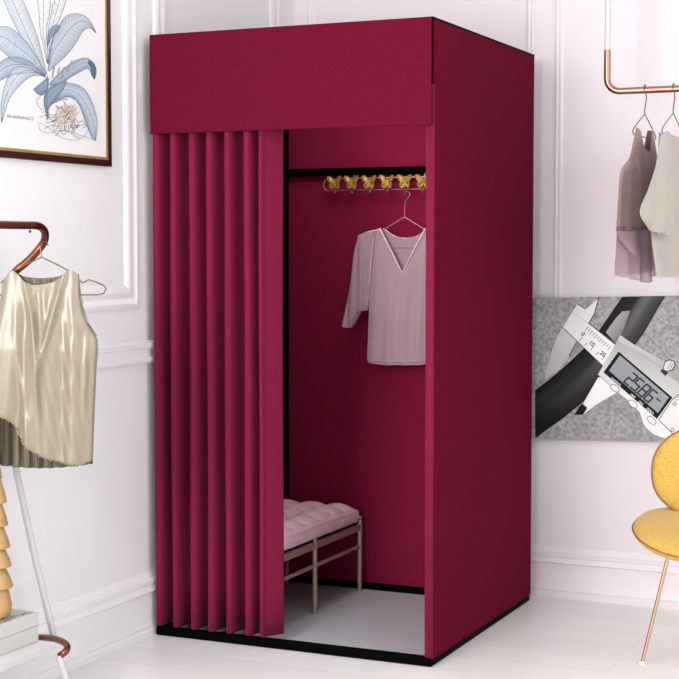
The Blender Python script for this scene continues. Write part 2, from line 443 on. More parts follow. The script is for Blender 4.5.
# dusty pink blouse and its hanger
BP = .845
np0 = np.array([0, -1.0, 0]); pp = (0, BP, 0)
ctr = hy(404.5, 300, BP)
hang = thing('clothes_hanger', 'thin rose wire hanger on a butterfly hook inside the fitting room', 'clothes hanger', (ctr[0], BP, 1.36))
hookx = xs[4]; hz_ = zc-.036
mb = MB()
ap = hy(404.5, 217, BP)
top = [(hookx-.016, HY-.010+.0, hz_-.004)]
hk = [(ap[0]+.014*math.cos(a), BP+(HY-.012-BP)*min(1, .25+.75*q/10), hz_-.009+.014*math.sin(a)) for q, a in enumerate([lerp(-1.2, PI*.98, k/10) for k in range(11)])]
neck = [(ap[0], BP, ap[2]), (ap[0], BP, ap[2]+.02), (ap[0]+.002, BP+.002, hz_-.035)]
mb.tube(neck+hk, .0017, 8)
mb.build('hook', M['wire_rose'], hang)
mb = MB()
sl, sr = hy(364, 243, BP), hy(445, 243, BP)
mb.tube(smooth_poly([ap, lerp(ap, np.array(sl), .5)+[0, 0, .002], sl, np.array(sl)+[.004, 0, -.012], np.array(sl)+[.03, 0, -.016]], 4)+[np.array(sr)+[-.03, 0, -.016]]+smooth_poly([np.array(sr)+[-.004, 0, -.012], sr, lerp(ap, np.array(sr), .5)+[0, 0, .002], ap], 4), .0018, 8)
mb.build('frame', M['wire_rose'], hang)
blouse = thing('blouse', 'dusty pink V-neck blouse with loose elbow sleeves hanging in the fitting room', 'blouse', (ctr[0], BP, .88))
def knit_off(u, v, px, py):
    e = math.sqrt(max(0, 1-(2*u-1)**2))
    f = .030*e**.6*min(1, .35+v*1.4)
    f += .006*math.sin(px*.42+.6*math.sin(py*.04))*min(1, v*2)*e
    f += .006*math.exp(-((px-410-(330-py)*.12)/5)**2)*-1*min(1, v*1.5)
    return f+.004
fr = [[(376.5, 231), (381.5, 228.5), (404, 273), (427, 228.5), (431.5, 231)],
      [(373, 262), (384, 266), (404, 283), (424, 266), (435, 262)],
      [(370, 300), (386, 303), (404, 307), (422, 303), (438, 300)],
      [(368.5, 335), (386, 336), (404, 336), (422, 336), (439.5, 335)],
      [(367.5, 356), (386, 357), (404, 357.5), (422, 357), (440.5, 356)],
      [(368.5, 362), (386, 364.5), (404, 364.5), (422, 364.5), (439.5, 362)]]
mb = MB(); sheet(mb, fr, np0, pp, off=knit_off)
mb.build('front', M['knit'], blouse, angle=80)
bk = [[(376.5, 231), (381.5, 228.8), (393, 236.5), (404, 238.5), (415, 236.5), (427, 228.8), (431.5, 231)]]
for y, a, b in ((262, 373, 435), (300, 370, 438), (335, 368.5, 439.5), (362, 368, 440)): bk.append([(lerp(a, b, q/6), y) for q in range(7)])
mb = MB(); sheet(mb, bk, np0, pp, off=lambda u, v, px, py: -.012-.02*math.sqrt(max(0, 1-(2*u-1)**2))*min(1, v*2))
mb.build('back', M['knit'], blouse, angle=80)
for s in (1, -1):
    fx = (lambda x: x) if s == 1 else (lambda x: 808-x)
    srows = [[(359, 236.5), (368, 232.5), (378, 230.5)], [(355.5, 250), (365, 250), (376, 250)], [(352, 275), (362, 277), (372.5, 278)], [(348, 300), (357, 305), (369, 308)], [(345.5, 315), (353, 315), (362, 312)], [(343.2, 325.5), (348, 327.5), (353.5, 327.5)]]
    srows2 = [[(fx(a), b) for a, b in r] for r in srows]
    if s == -1: srows2 = [list(reversed(r)) for r in srows2]
    mb = MB()
    sheet(mb, srows2, np0, pp, 24, 40, lambda u, v, px, py: .006+.020*math.sqrt(max(0, 1-(2*u-1)**2))+.005*math.sin(px*.75+py*.02)*min(1, v*2.5))
    sheet(mb, srows2, np0, pp, 24, 40, lambda u, v, px, py: .004-.018*math.sqrt(max(0, 1-(2*u-1)**2)))
    sl_o = mb.build('sleeve', M['knit'], blouse, angle=80)
def line_on(pts, n_, p0_, off): return [hitp(p[0], p[1], n_, p0_)+np.array(n_)*off for p in pts]
mb = MB()
mb.tube(line_on([(381.5, 228.5), (393, 251), (404, 273), (415, 251), (427, 228.5)], np0, pp, .017), .0032, 8)
mb.tube(line_on(smooth_poly([(381.5, 228.8), (393, 236.5), (404, 238.5), (415, 236.5), (427, 228.8)], 5), np0, pp, -.018), .0030, 8)
mb.build('neckband', M['knit_edge'], blouse)
mb = MB()
mb.tube(line_on(smooth_poly([(359, 236.5), (368, 232.3), (378, 230), (381.5, 228.5)], 4), np0, pp, .010), .0024, 7)
mb.tube(line_on([(375.5, 238), (373.5, 258), (371.5, 285)], np0, pp, .020), .0014, 6)
mb.build('shoulder_seam', M['knit_edge'], blouse)
mb = MB()
mb.tube([hitp(lerp(368.5, 439.5, q/20), 359.5+1.5*math.sin(PI*q/20), np0, pp)+np0*(.006+.033*math.sqrt(max(0, 1-(q/10-1)**2))**.6) for q in range(21)], .0028, 7)
mb.build('hem', M['knit'], blouse)

# ------------------------------------------------------------------ left: copper and white garment rack
rack = thing('garment_rack', 'copper and white tube garment rack with a low shelf against the left wall', 'garment rack', (.12, -1.0, 0))
TRK = .0105
bar0 = hx(40, 226, .2)
top = smooth_poly([(.2, -2.0, bar0[2]), (.2, -1.3, bar0[2]), hx(20, 225.3, .2), hx(36, 225.6, .2), hx(43, 229, .185), hx(45.2, 236, .17), hx(42, 245, .15), hx(29, 260, .12), hx(16, 271, .09), hx(10, 281, .07), hx(7, 297, .05), hx(5, 330, .04)], 6)
mb = MB(); mb.tube(top, TRK*1.05, 14); mb.ball(hx(30, 231.5, .2), .004); mb.build('top_bar', M['copper_dark'], rack)
mb = MB(); mb.tube([hx(5, 330, .04), hx(4, 350, .04), hx(5, 385, .04), hx(15, 465, .05), hx(34, 554, .07), hx(54.5, 640, .095)], .0098, 12); mb.build('leg', M['white_tube'], rack)
mb = MB(); mb.tube(smooth_poly([hx(20, 638.5, .0), hx(40, 637.5, .05), hx(52, 638.5, .11), hx(62, 641.5, .17), hx(67, 646, .205), hx(65.5, 651.5, .215), hx(59.5, 656, .2)], 6), .0098, 12)
mb.build('shelf_rail', M['copper_dark'], rack)
f0 = hx(58.5, 655, .2); f1 = hx(67, 681, .2); fd = (f1-f0)/(f0[2]-f1[2])
mb = MB(); mb.tube([f0, f1, f0+fd*(f0[2]-.0)], .0098, 12); mb.build('foot_tube', M['white_tube'], rack)
# the end of the rack beyond the frame
mb = MB(); mb.tube([(.2, -2.0, bar0[2]), (.2, -2.06, bar0[2]-.03), (.10, -2.02, .7), (.2, -2.1, 0)], .0098, 12); mb.build('leg', M['white_tube'], rack)
SZ = hx(40, 641, .15)[2]
mb = MB(); mb.box(-.005, .2, -2.05, -.868, SZ-.022, SZ); mb.build('shelf', M['shelf'], rack, bevel=.003)

# storage box with lettering on its top edge
bxo = thing('storage_box', 'white lidded box with grey lettering along its top on the rack shelf', 'box', (.09, -1.05, SZ))
y1b = -.881; zb1 = SZ+.084; zl = SZ+.046
mb = MB(); mb.box(.012, .149, -1.26, y1b-.001, SZ+.0005, zl); mb.build('body', M['card'], bxo, bevel=.0015)
mb = MB(); mb.box(.011, .151, -1.262, y1b, zl+.0012, zb1); mb.build('lid', M['card'], bxo, bevel=.0015)
mb = MB()
text_into(mb, 'ESSENTIAL', lambda a, b: (.121-b*.9+.018, y1b-.012+a*1.0, zb1+.0006), .036, align='RIGHT', extra=.0006)
mb.build('lettering', M['ink'], bxo, smooth=False)

# tan tiered vase on the box
vc = hx(-7.5, 560, .075); vy = vc[1]
prof = [(.001, .0), (.036, .0), (.046, .006)]
bots = [(10.5, 587), (9.6, 566), (8.6, 547), (7.2, 525), (6.4, 502), (2.9, 478), (.5, 456), (-1.5, 436)]
mpx = .00345
zof = lambda py: hx(-7.5, py, .075)[2]-zb1-.001
prof += [((9.0+5.5)*mpx, .016), ((9.4+5.5)*mpx, .035), ((6.5+5.5)*mpx, zof(588))]
for i, (rx, py) in enumerate(bots):
    r = (rx+5.5)*mpx; zz = zof(py); zn = zof(bots[i+1][1]) if i < len(bots)-1 else zz+.05
    prof += [(r*.97, zz-.001), (r, zz+.001), (r*.90, lerp(zz, zn, .35)), (r*.74, lerp(zz, zn, .7)), (r*.60, zn)]
prof += [(.001, prof[-1][1])]
mb = MB(); mb.lathe(prof, (vc[0], vy, zb1+.001), 40)
vs = mb.build('tiered_vase', M['tan'], angle=35)
tag(vs, 'tan tiered ornament with stacked flaring rims standing on the white box', 'ornament')

# champagne satin top on its bronze hanger
SP = hx(41.5, 251, .165)
nN = NV; sp0 = SP + nN*.02
hg = thing('clothes_hanger', 'bronze wire hanger holding the champagne satin top on the copper rack', 'clothes hanger', sp0+np.array([0, 0, -.12]))
def on(px, py, off=0): return hitp(px, py, nN, sp0)+nN*off
mb = MB()
mb.tube([on(41.8, 257.3), on(41.5, 254), on(40.6, 250.5, .0), on(40.4, 247, .0), on(41, 243.5, -.004), on(43, 241.5, -.012), on(45.5, 242.5, -.02), on(46.5, 245.5, -.022)], .0017, 8); mb.build('hook', M['wire'], hg)
rr = [(41.8, 257.3), (55, 263.5), (68, 270.3), (78, 279), (82.6, 283), (85.5, 281.5), (88.3, 279.7), (96, 282), (103.7, 285.4), (106, 288.6), (103.7, 293.5), (97, 294.8), (81, 295)]
ll = [(83.2-x, y) for x, y in reversed(rr)]
mb = MB(); mb.tube([on(x, y) for x, y in rr[:-1]+[(81, 295)]+ll], .0019, 8, closed=True); mb.build('frame', M['wire'], hg)
top_o = thing('satin_top', 'sleeveless champagne satin top with ruffled wrap hem on the copper rack', 'top', on(41, 470))
def satin_off(u, v, px, py):
    e = math.sqrt(max(0, 1-(2*u-1)**2))
    f = .040*e**.7*min(1, .25+1.6*v)
    amp = min(1, .2+v*1.3)*e
    # drapes: long soft ridges running down and fanning from the shoulders, plus a cowl fold
    sx = 41+(px-41)/(1+.35*v)
    f += amp*(.010*math.sin((sx-38)*.20+1.2*v+.5)+.005*math.sin((sx-20)*.37+3.4*v)+.0012*math.sin(px*.7-py*.16)*min(1, max(0, (px-30)/30)))
    c = math.exp(-((px-(40+.02*(py-300)))/4.2)**2)*math.exp(-((py-318)/30)**2); f -= .014*c
    c = math.exp(-((px-(26+(py-280)*.20))/3.4)**2)*math.exp(-((py-318)/40)**2); f += .015*c
    c = math.exp(-((px-(63-(py-280)*.24))/3.6)**2)*math.exp(-((py-320)/45)**2); f += .016*c
    c = math.exp(-((px-(16+(py-300)*.10))/3.5)**2)*math.exp(-((py-400)/70)**2); f += .010*c
    c = math.exp(-((px-(38+(py-340)*.05))/3.0)**2)*math.exp(-((py-385)/50)**2); f += .012*c
    c = math.exp(-((px-(88-(py-340)*.03))/2.6)**2)*math.exp(-((py-375)/40)**2); f += .010*c
    return f+.003
sr_ = [[(3, 281.5), (9, 273), (14, 270.5), (19, 275), (26, 282), (34, 284.5), (45, 284.5), (56, 281), (63, 276.5), (68, 270.5), (73.5, 270.8), (79, 274)],
       ]
def srow(xl, xr, ys): return [(lerp(xl, xr, q/11), ys(q/11)) for q in range(12)]
sr_.append(srow(0.5, 81, lambda t: 300-2*math.sin(PI*t)))
sr_.append(srow(-8, 87, lambda t: 322))
sr_.append(srow(-14, 97.5, lambda t: 340))
sr_.append(srow(-14, 96.5, lambda t: 372+2*math.sin(PI*t)))
sr_.append(srow(-13, 95, lambda t: 400+8*t))
def hemy(x):
    xs_ = [-16, 0, 8, 15, 20, 25, 34, 45, 60, 75, 84, 95]; ys_ = [411, 415, 417, 420.5, 430, 439, 448, 455, 460, 463, 463.5, 458]
    return float(np.interp(x, xs_, ys_))
sr_.append([(lerp(-12, 94, q/11), lerp(400, hemy(lerp(-12, 94, q/11)), .6)) for q in range(12)])
sr_.append([(lerp(-12, 93, q/11), hemy(lerp(-12, 93, q/11))) for q in range(12)])
mb = MB(); g = sheet(mb, sr_, nN, sp0, 110, 110, satin_off)
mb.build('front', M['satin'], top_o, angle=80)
mb = MB()
hemline = [np.array(p)+nN*(.0045*math.sin(i*1.15)+.001)+np.array([0, 0, .003*math.sin(i*1.15+1)]) for i, p in enumerate(g[-1])]
mb.tube(hemline, .0018, 7); mb.build('ruffle_edge', M['satin'], top_o)
us = [[(3, 282), (9, 274), (14, 271.5), (22, 276), (30, 277.5), (41, 278), (52, 277.5), (60, 276), (68, 271.5), (73, 271.8), (79, 275)]]
for y, a, b in ((300, 1, 80.5), (322, -7, 86), (340, -13, 96.5), (400, -12.5, 94), (440, -12, 93), ): us.append([(lerp(a, b, q/10), y) for q in range(11)])
us.append([(lerp(-12, 92, q/10), 463+8*math.sin(PI*(.12+.76*q/10))-2) for q in range(11)])
mb = MB(); g2 = sheet(mb, us, nN, sp0, 90, 60, lambda u, v, px, py: (-.012-.015*math.sqrt(max(0, 1-(2*u-1)**2))+.008*math.sin(px*.55)+.004*math.sin(px*1.2))*min(1, .3+v))
mb.build('back', M['satin_shaded'], top_o, angle=80)
mb = MB(); mb.tube([np.array(p)+nN*.0025*math.sin(i*1.3) for i, p in enumerate(g2[-1])], .0018, 7); mb.build('ruffle_edge', M['satin_shaded'], top_o)
mb = MB(); mb.tube(line_on([(79, 274.2), (80.5, 290), (83.5, 308), (88, 322), (97, 336)], nN, sp0, .006), .0016, 7)
mb.tube(line_on(smooth_poly([(14, 270.6), (19, 275), (26, 282), (34, 284.5), (45, 284.5), (56, 281), (63, 276.5), (68, 270.5)], 4), nN, sp0, .011), .0012, 7)
mb.build('binding', M['satin_shaded'], top_o)

# ------------------------------------------------------------------ framed botanical print on the left wall
PXF = .022
pic = thing('botanical_picture', 'large framed botanical print of a blue leaved plant on the left wall', 'picture', (XW+.001, -.62, 1.9))
ybr, zbr = -.226, 1.560; ytl, ztl = -1.06, 2.42
def pframe(mb, o, i, x0, x1):    # rectangular ring between outer rect inset o and inner inset i
    a = [(ytl+o, zbr+o), (ybr-o, zbr+o), (ybr-o, ztl-o), (ytl+o, ztl-o)]
    b = [(ytl+i, zbr+i), (ybr-i, zbr+i), (ybr-i, ztl-i), (ytl+i, ztl-i)]
    rows = [[(x0, *p) for p in a], [(x1, *p) for p in a], [(x1, *p) for p in b], [(x0, *p) for p in b]]
    mb.grid(rows+[rows[0]], wrap=True)
mb = MB(); pframe(mb, 0, .020, XW+.001, XW+.0145); mb.build('frame', M['frame_dark'], pic, bevel=.0015)
mb = MB(); pframe(mb, .0195, .029, XW+.0015, XW+.0115); mb.build('gilt_slip', M['gilt'], pic, bevel=.001)
mb = MB(); mb.box(XW+.002, XW+.010, ytl+.02, ybr-.02, zbr+.02, ztl-.02); mb.build('paper', M['paper'], pic)
XP = XW+.0102
lay = [0]
def PW(px, py, l):               # a point of the drawing on the sheet; l = ink layer
    p = hx(px, py, XP); return (XP+.00012*l, p[1], p[2])
SC = 3.99
def zz(p): return (p[0]/SC, p[1]/SC)
def leaf(mb, ink, L, Rr, c0, c1, layer, veins=16, n=24):
    """leaf between its left and right edges, both drawn from base to tip; shade is printed ink"""
    Ls = smooth_poly([zz(p) for p in L], 8); Rs = smooth_poly([zz(p) for p in Rr], 8)
    pick = lambda S, t: S[min(len(S)-1, int(round(t*(len(S)-1))))]
    rows = []; cols = []
    a0, a1 = np.array(lin(c0)), np.array(lin(c1)); 
    for k in range(n+1):
        t = k/n; l = pick(Ls, t); r = pick(Rs, t); row = []
        for i in range(9):
            u = i/8; p = l*(1-u)+r*u
            row.append(PW(p[0], p[1], layer))
            sh = (abs(u-.45)*1.6)**1.2*.9*(1-.4*t)+.2*(1-t)
            c = a0*(1-min(1, sh))+a1*min(1, sh); cols.append(tuple(c))
        rows.append(row)
    mb.grid(rows, 0, cols)
    dk = tuple(lin((104, 124, 146))); dk2 = tuple(lin((70, 86, 106)))
    def stroke(pts, w, col):
        pts = [np.array(p) for p in pts]; A = []; B = []
        for i, p in enumerate(pts):
            t = pts[min(i+1, len(pts)-1)]-pts[max(i-1, 0)]; nn = np.array([-t[1], t[0]])/max(np.linalg.norm(t), 1e-6)
            A.append(PW(*(p+nn*w/2), layer+1)); B.append(PW(*(p-nn*w/2), layer+1))
        ink.grid([A, B], 0, col)
    stroke(Ls, .45, dk); stroke(Rs, .45, dk2)
    mid = [pick(Ls, k/n)*.55+pick(Rs, k/n)*.45 for k in range(n+1)]; stroke(mid, .5, dk)
    vc_ = tuple(lin((128, 146, 164)))
    for k in range(1, veins):
        t = k/veins; m = mid[min(n, int(t*n))]; t2 = min(1, t+.10)
        for S in (Ls, Rs):
            e = pick(S, t2); stroke([m, m*.5+e*.5+np.array([0, -.3]), m*.06+e*.94], .22, vc_)
    return stroke
leaves = MB(); ink = MB()
pale, mid_, deep = (212, 219, 225), (158, 174, 190), (112, 132, 152)
# back leaves first
leaf(leaves, ink, [(183, 296), (130, 220), (85, 150), (45, 70), (18, 8), (0, -40)], [(187, 296), (168, 220), (150, 150), (120, 70), (92, 5), (60, -60)], (226, 230, 234), (176, 190, 202), 1)
leaf(leaves, ink, [(186, 250), (160, 120), (156, 60), (150, 0), (158, -70)], [(190, 250), (186, 120), (196, 60), (200, 0), (190, -70)], (250, 248, 244), (214, 216, 216), 2, 8)
leaf(leaves, ink, [(188, 255), (190, 150), (200, 70), (214, 10), (240, -60)], [(194, 255), (216, 130), (240, 70), (262, 0), (262, -60)], (244, 243, 240), (196, 204, 212), 3, 9)
leaf(leaves, ink, [(190, 282), (204, 170), (236, 100), (262, 66), (308, 54), (352, 76), (383, 130)], [(196, 285), (220, 262), (268, 216), (304, 168), (330, 124), (356, 112), (383, 132)], pale, mid_, 4, 22)
leaf(leaves, ink, [(188, 180), (196, 120), (222, 100), (240, 104)], [(190, 182), (204, 150), (226, 128), (240, 106)], mid_, deep, 5, 5)
leaf(leaves, ink, [(182, 300), (148, 232), (104, 168), (62, 126), (20, 104), (-40, 120)], [(178, 302), (130, 268), (80, 250), (46, 240), (10, 204), (-40, 170)], (206, 218, 229), mid_, 6, 18)
leaf(leaves, ink, [(180, 300), (124, 250), (66, 228), (10, 240), (-40, 300)], [(180, 306), (140, 290), (96, 292), (40, 300), (-30, 340)], (196, 210, 224), deep, 7, 14)
leaf(leaves, ink, [(180, 304), (110, 270), (56, 272), (22, 330), (4, 410), (4, 488)], [(182, 308), (150, 300), (112, 310), (68, 350), (34, 400), (6, 488)], (222, 231, 239), mid_, 8, 18)
leaf(leaves, ink, [(196, 334), (232, 296), (270, 262), (310, 238), (350, 234), (382, 272), (376, 316)], [(200, 340), (246, 330), (282, 306), (318, 286), (346, 272), (362, 286), (374, 316)], (196, 212, 227), deep, 9, 16)
leaf(leaves, ink, [(352, 236), (372, 252), (383, 280), (377, 316)], [(350, 252), (362, 272), (364, 296), (375, 316)], deep, (88, 112, 140), 10, 5)
leaf(leaves, ink, [(132, 356), (160, 334), (184, 312), (194, 314)], [(132, 358), (160, 380), (180, 366), (194, 334)], mid_, (84, 110, 140), 11, 6)
leaf(leaves, ink, [(186, 470), (174, 400), (190, 356), (224, 336), (276, 332), (330, 352), (366, 410), (386, 486), (380, 562)], [(192, 470), (194, 430), (226, 402), (270, 386), (306, 404), (326, 444), (346, 500), (362, 540), (378, 562)], (208, 221, 233), deep, 12, 24)
st = leaf(leaves, ink, [(180, 440), (176, 390), (200, 352), (240, 330), (262, 322)], [(186, 440), (200, 420), (226, 390), (250, 356), (264, 324)], mid_, (92, 118, 148), 14, 8)
# stems, bulb and roots in brown ink
br = tuple(lin((176, 158, 146))); br2 = tuple(lin((120, 104, 98)))
def stroke(pts, w, col, layer=16, sm=True):
    P = smooth_poly([zz(p) for p in pts], 6) if sm else [np.array(zz(p)) for p in pts]
    A = []; B = []
    for i, p in enumerate(P):
        t = P[min(i+1, len(P)-1)]-P[max(i-1, 0)]; nn = np.array([-t[1], t[0]])/max(np.linalg.norm(t), 1e-6)
        A.append(PW(*(p+nn*w/2), layer)); B.append(PW(*(p-nn*w/2), layer))
    ink.grid([A, B], 0, col)
rb = random.Random(3)
pts_ = [zz((262+40*math.cos(a)*1.05, 456+38*math.sin(a))) for a in [2*PI*k/30 for k in range(30)]]
ink.poly([PW(p[0], p[1], 15) for p in pts_], 0, tuple(lin((216, 203, 194))))
for k in range(60):
    a = rb.uniform(0, 2*PI); r0 = 38*math.sqrt(rb.random()); c = (262+r0*math.cos(a)*1.05, 456+r0*math.sin(a))
    a2 = rb.uniform(0, 2*PI); l = rb.uniform(8, 22)
    stroke([c, (c[0]+l*.5*math.cos(a2)+3, c[1]+l*.5*math.sin(a2)), (c[0]+l*math.cos(a2), c[1]+l*math.sin(a2))], .5, br if k % 3 else br2)
for k in range(16):
    a = lerp(.1*PI, 1.08*PI, k/15); x0, y0 = 262+38*math.cos(a), 462+38*math.sin(a)
    r = rb.uniform(60, 98); x1, y1 = 258+r*math.cos(a)*1.1, 470+r*math.sin(a)*.95
    w1 = rb.uniform(-18, 18)
    stroke([(x0, y0), ((x0*2+x1)/3+w1*.6, (y0*2+y1)/3+8), ((x0+2*x1)/3-w1, (y0+2*y1)/3-4), (x1+w1, y1)], .45, br2 if k % 2 else tuple(lin((96, 88, 90))))
stroke([(160, 386), (146, 398), (152, 424), (172, 440)], .35, br2); stroke([(150, 486), (160, 520), (200, 530), (250, 520), (320, 540), (378, 560)], .32, br2)
stroke([(160, 490), (190, 508), (240, 546), (300, 560), (340, 536), (352, 500)], .3, br2); stroke([(210, 412), (250, 396), (268, 398)], .5, br2)
for x in (208, 228, 246): stroke([(x, 312), (x+2, 290), (x+8, 268)], 1.2, br)
stroke([(236, 316), (262, 290), (286, 240)], 1.0, br); stroke([(188, 300), (186, 390), (186, 480)], .7, tuple(lin((110, 130, 150))))
for p in ([(200, 30), (214, 12), (226, 24)], [(206, 60), (218, 40), (230, 30)]): stroke(p, .6, tuple(lin((206, 196, 176))))
leaves.build('printed_leaves', M['print'], pic, smooth=False)
ink.build('printed_linework', M['print'], pic, smooth=False)
mb = MB()
def capmap(a, b):                # the caption reads in mirror writing, as in the photograph
    px = 33.4-a; py = 119.6-b-a*.10*.9+0
    return PW(px, py-.0, 17)
text_into(mb, 'Candollabula', lambda a, b: PW(33.2-a, 120.4-b-a*.115, 17), 5.2, 0, tuple(lin((150, 150, 152))), align='LEFT')
mb.build('caption', M['print'], pic, smooth=False)

# ------------------------------------------------------------------ right: copper hanging rail with two garments
RY = .76
rl = thing('hanging_rail', 'copper hanging rail with white ceiling rods on the right', 'clothes rail', (1.8, RY, 1.87))
ca = hy(607, 50, RY); cb = hy(640, 90.3, RY); cz = cb[2]; xl = hy(607.3, 70, RY)[0]; xr = 2.35
rtr = .0115
mb = MB()
left_b = [(xl, RY, ca[2]), (xl, RY, cz+.06)]+[(xl+.045-.045*math.cos(a), RY, cz+.045-.045*math.sin(a)) for a in [PI/2*k/10 for k in range(11)]]
mb.tube(left_b+[(xl+xr-p[0], p[1], p[2]) for p in reversed(left_b)], rtr, 14); mb.build('rail', M['copper'], rl)
for x in (xl, xr):
    mb = MB(); mb.tube([(x, RY, ca[2]-.002), (x, RY, CEIL)], rtr*.92, 12); mb.build('drop_rod', M['white_tube'], rl)

nX = np.array([1.0, 0, 0])
def rail_hanger(x, apx, label, hook_px):
    p = (x, RY, 0)
    ap = hx(apx[0], apx[1], x); h = thing('clothes_hanger', label, 'clothes hanger', (x, RY, ap[2]-.05))
    rt = cz+rtr+.002
    mb = MB()
    mb.tube([ap+np.array([0, RY-ap[1], 0]), (x, RY, ap[2]+.02), (x, RY+.004, cz-.06), (x, RY+.022, cz-.025)]+[(x, RY+.0155*math.cos(a), cz+.002+.0155*math.sin(a)) for a in [lerp(-.6, PI+.3, k/10) for k in range(11)]], .002, 8)
    mb.build('hook', M['wire_copper'], h)
    mb = MB(); a0 = (x, RY, ap[2])
    pts = [a0, (x, RY-.075, ap[2]-.028), (x, RY-.155, ap[2]-.060), (x, RY-.165, ap[2]-.072), (x, RY-.15, ap[2]-.078), (x, RY+.15, ap[2]-.078), (x, RY+.165, ap[2]-.072), (x, RY+.155, ap[2]-.060), (x, RY+.075, ap[2]-.028)]
    mb.tube(pts, .002, 8, closed=True); mb.build('frame', M['wire_copper'], h)
XA = hy(645, 90, RY)[0]; XB = hy(673.5, 90, RY)[0]
rail_hanger(XA, (645, 114), 'copper wire hanger carrying the mauve chiffon top on the copper rail', None)
rail_hanger(XB, (673.5, 113), 'copper wire hanger carrying the oatmeal linen garment on the copper rail', None)
# mauve layered top
mv = thing('chiffon_top', 'mauve layered chiffon camisole top on the copper rail', 'top', (XA, RY, 1.22))
pA = (XA, 0, 0)
def fold(a, k, ph): return lambda u, v, px, py: a*math.sqrt(max(0, 1-(2*u-1)**2))*min(1, .4+v)+.006*math.sin(PI*u)*math.sin(px*k+ph+py*.02)*min(1, v*1.5+.2)
rowsA = [[(636, 127), (639, 131), (642, 150), (648, 152), (650, 128), (652.5, 129)],
         [(633, 142), (638, 154), (643, 160), (648, 160), (652, 150), (655, 150)],
         [(629, 158), (636, 164), (643, 168), (648, 169), (654, 168), (658, 166)],
         [(620.5, 171), (628, 174), (638, 178), (646, 179), (653, 179), (659, 176)],
         [(618, 198), (626, 200), (636, 201), (645, 201), (652, 201), (658, 200)],
         [(616, 231), (624, 231), (633, 230.5), (641, 230.5), (649, 230.5), (656, 230.5)]]
mb = MB(); sheet(mb, rowsA, nX, pA, 50, 50, fold(.022, .75, .4)); mb.build('front', M['mauve'], mv, angle=80)
rowsA2 = [[(637, 128), (640, 140), (644, 156), (648, 156), (651, 130), (653, 131)]] + [[(a+1, b) for a, b in r] for r in rowsA[2:]]
mb = MB(); sheet(mb, rowsA2, nX, pA, 40, 40, lambda u, v, px, py: -.020*math.sin(PI*u)); mb.build('back', M['mauve'], mv, angle=80)
rowsS = [[(616, 226), (626, 226), (636, 226), (646, 226), (656, 226)], [(615, 245), (625, 248), (636, 248), (646, 246), (656, 246)], [(613.5, 262), (624, 264), (636, 266), (646, 264), (656, 262)], [(613, 275), (622, 277.5), (639, 282.5), (646, 277), (656, 273)]]
mb = MB(); gs = sheet(mb, rowsS, nX, pA, 50, 30, lambda u, v, px, py: .004+(.022+.012*math.sin(px*.62)*min(1, .3+v))*math.sin(PI*u)); mb.build('underlayer', M['mauve_sheer'], mv, angle=80)
mb = MB(); sheet(mb, [[(617, 226), (636, 226), (655, 226)], [(616, 250), (636, 250), (655, 250)], [(615, 273), (636, 275), (655, 271)]], nX, pA, 30, 20, lambda u, v, px, py: -.014*math.sin(PI*u)); mb.build('underlayer', M['mauve_sheer'], mv, angle=80)
tri = [[(616, 231), (628, 231), (640, 231)], [(619, 238), (629, 244), (640, 240)], [(625.5, 246), (631, 252), (640, 246)], [(628, 250.5), (632, 256), (638, 250)]]
mb = MB(); sheet(mb, tri, nX, (XA+.026, 0, 0), 16, 16, lambda u, v, px, py: .014*math.sin(PI*u)); mb.build('overlay_point', M['mauve_sheer'], mv, angle=80)
mb = MB()
mb.tube(line_on(smooth_poly([(642, 150), (639, 160), (634, 166), (627, 170), (621, 171.5)], 4), nX, pA, .016), .0016, 6)
mb.tube(line_on([(616, 231), (636, 230.5), (655, 230.5)], nX, pA, .024), .0014, 6)
mb.tube([np.array(p)+nX*.001 for p in gs[-1]], .0014, 6)
mb.build('piping', M['mauve'], mv)
# oatmeal garment
ot = thing('linen_blouse', 'oatmeal linen draped blouse beside the mauve top on the copper rail', 'blouse', (XB, RY, 1.2))
pB = (XB, 0, 0)
rowsB = [[(661, 136), (664, 131), (672, 136), (680, 139), (690, 136)], [(658, 160), (664, 158), (672, 160), (681, 162), (692, 160)], [(655, 195), (662, 195), (671, 196), (682, 196), (694, 196)], [(651.5, 232), (661, 234), (671, 234), (683, 234), (695, 232)], [(654, 258), (663, 260), (672, 259), (684, 258), (695, 256)], [(657, 277.5), (665, 277), (674, 275), (684, 273), (695, 271)]]
mb = MB(); sheet(mb, rowsB, nX, pB, 50, 50, fold(.022, .5, 1.0)); mb.build('front', M['oat'], ot, angle=80)
mb = MB(); sheet(mb, [rowsB[0]]+rowsB[2:], nX, pB, 40, 40, lambda u, v, px, py: -.024*math.sin(PI*u)); mb.build('back', M['oat'], ot, angle=80)
rowsC = [[(661, 135), (663, 131), (666, 132), (670, 137)], [(656, 165), (661, 165), (667, 165), (673, 165)], [(648, 190), (656, 192), (666, 195), (675, 196)], [(640, 212), (650, 216), (663, 218), (676, 217)], [(648, 228), (656, 231), (666, 232), (675, 231)], [(651, 230.5), (660, 235.5), (668, 233.5), (673, 232)]]
mb = MB(); sheet(mb, rowsC, nX, (XB+.034, 0, 0), 40, 50, lambda u, v, px, py: .012*math.sin(PI*u)+.022*math.sin(PI*u)*math.sin(px*.55+py*.05)*min(1, v*1.4)); mb.build('sleeve', M['oat'], ot, angle=80, solid=.0015)

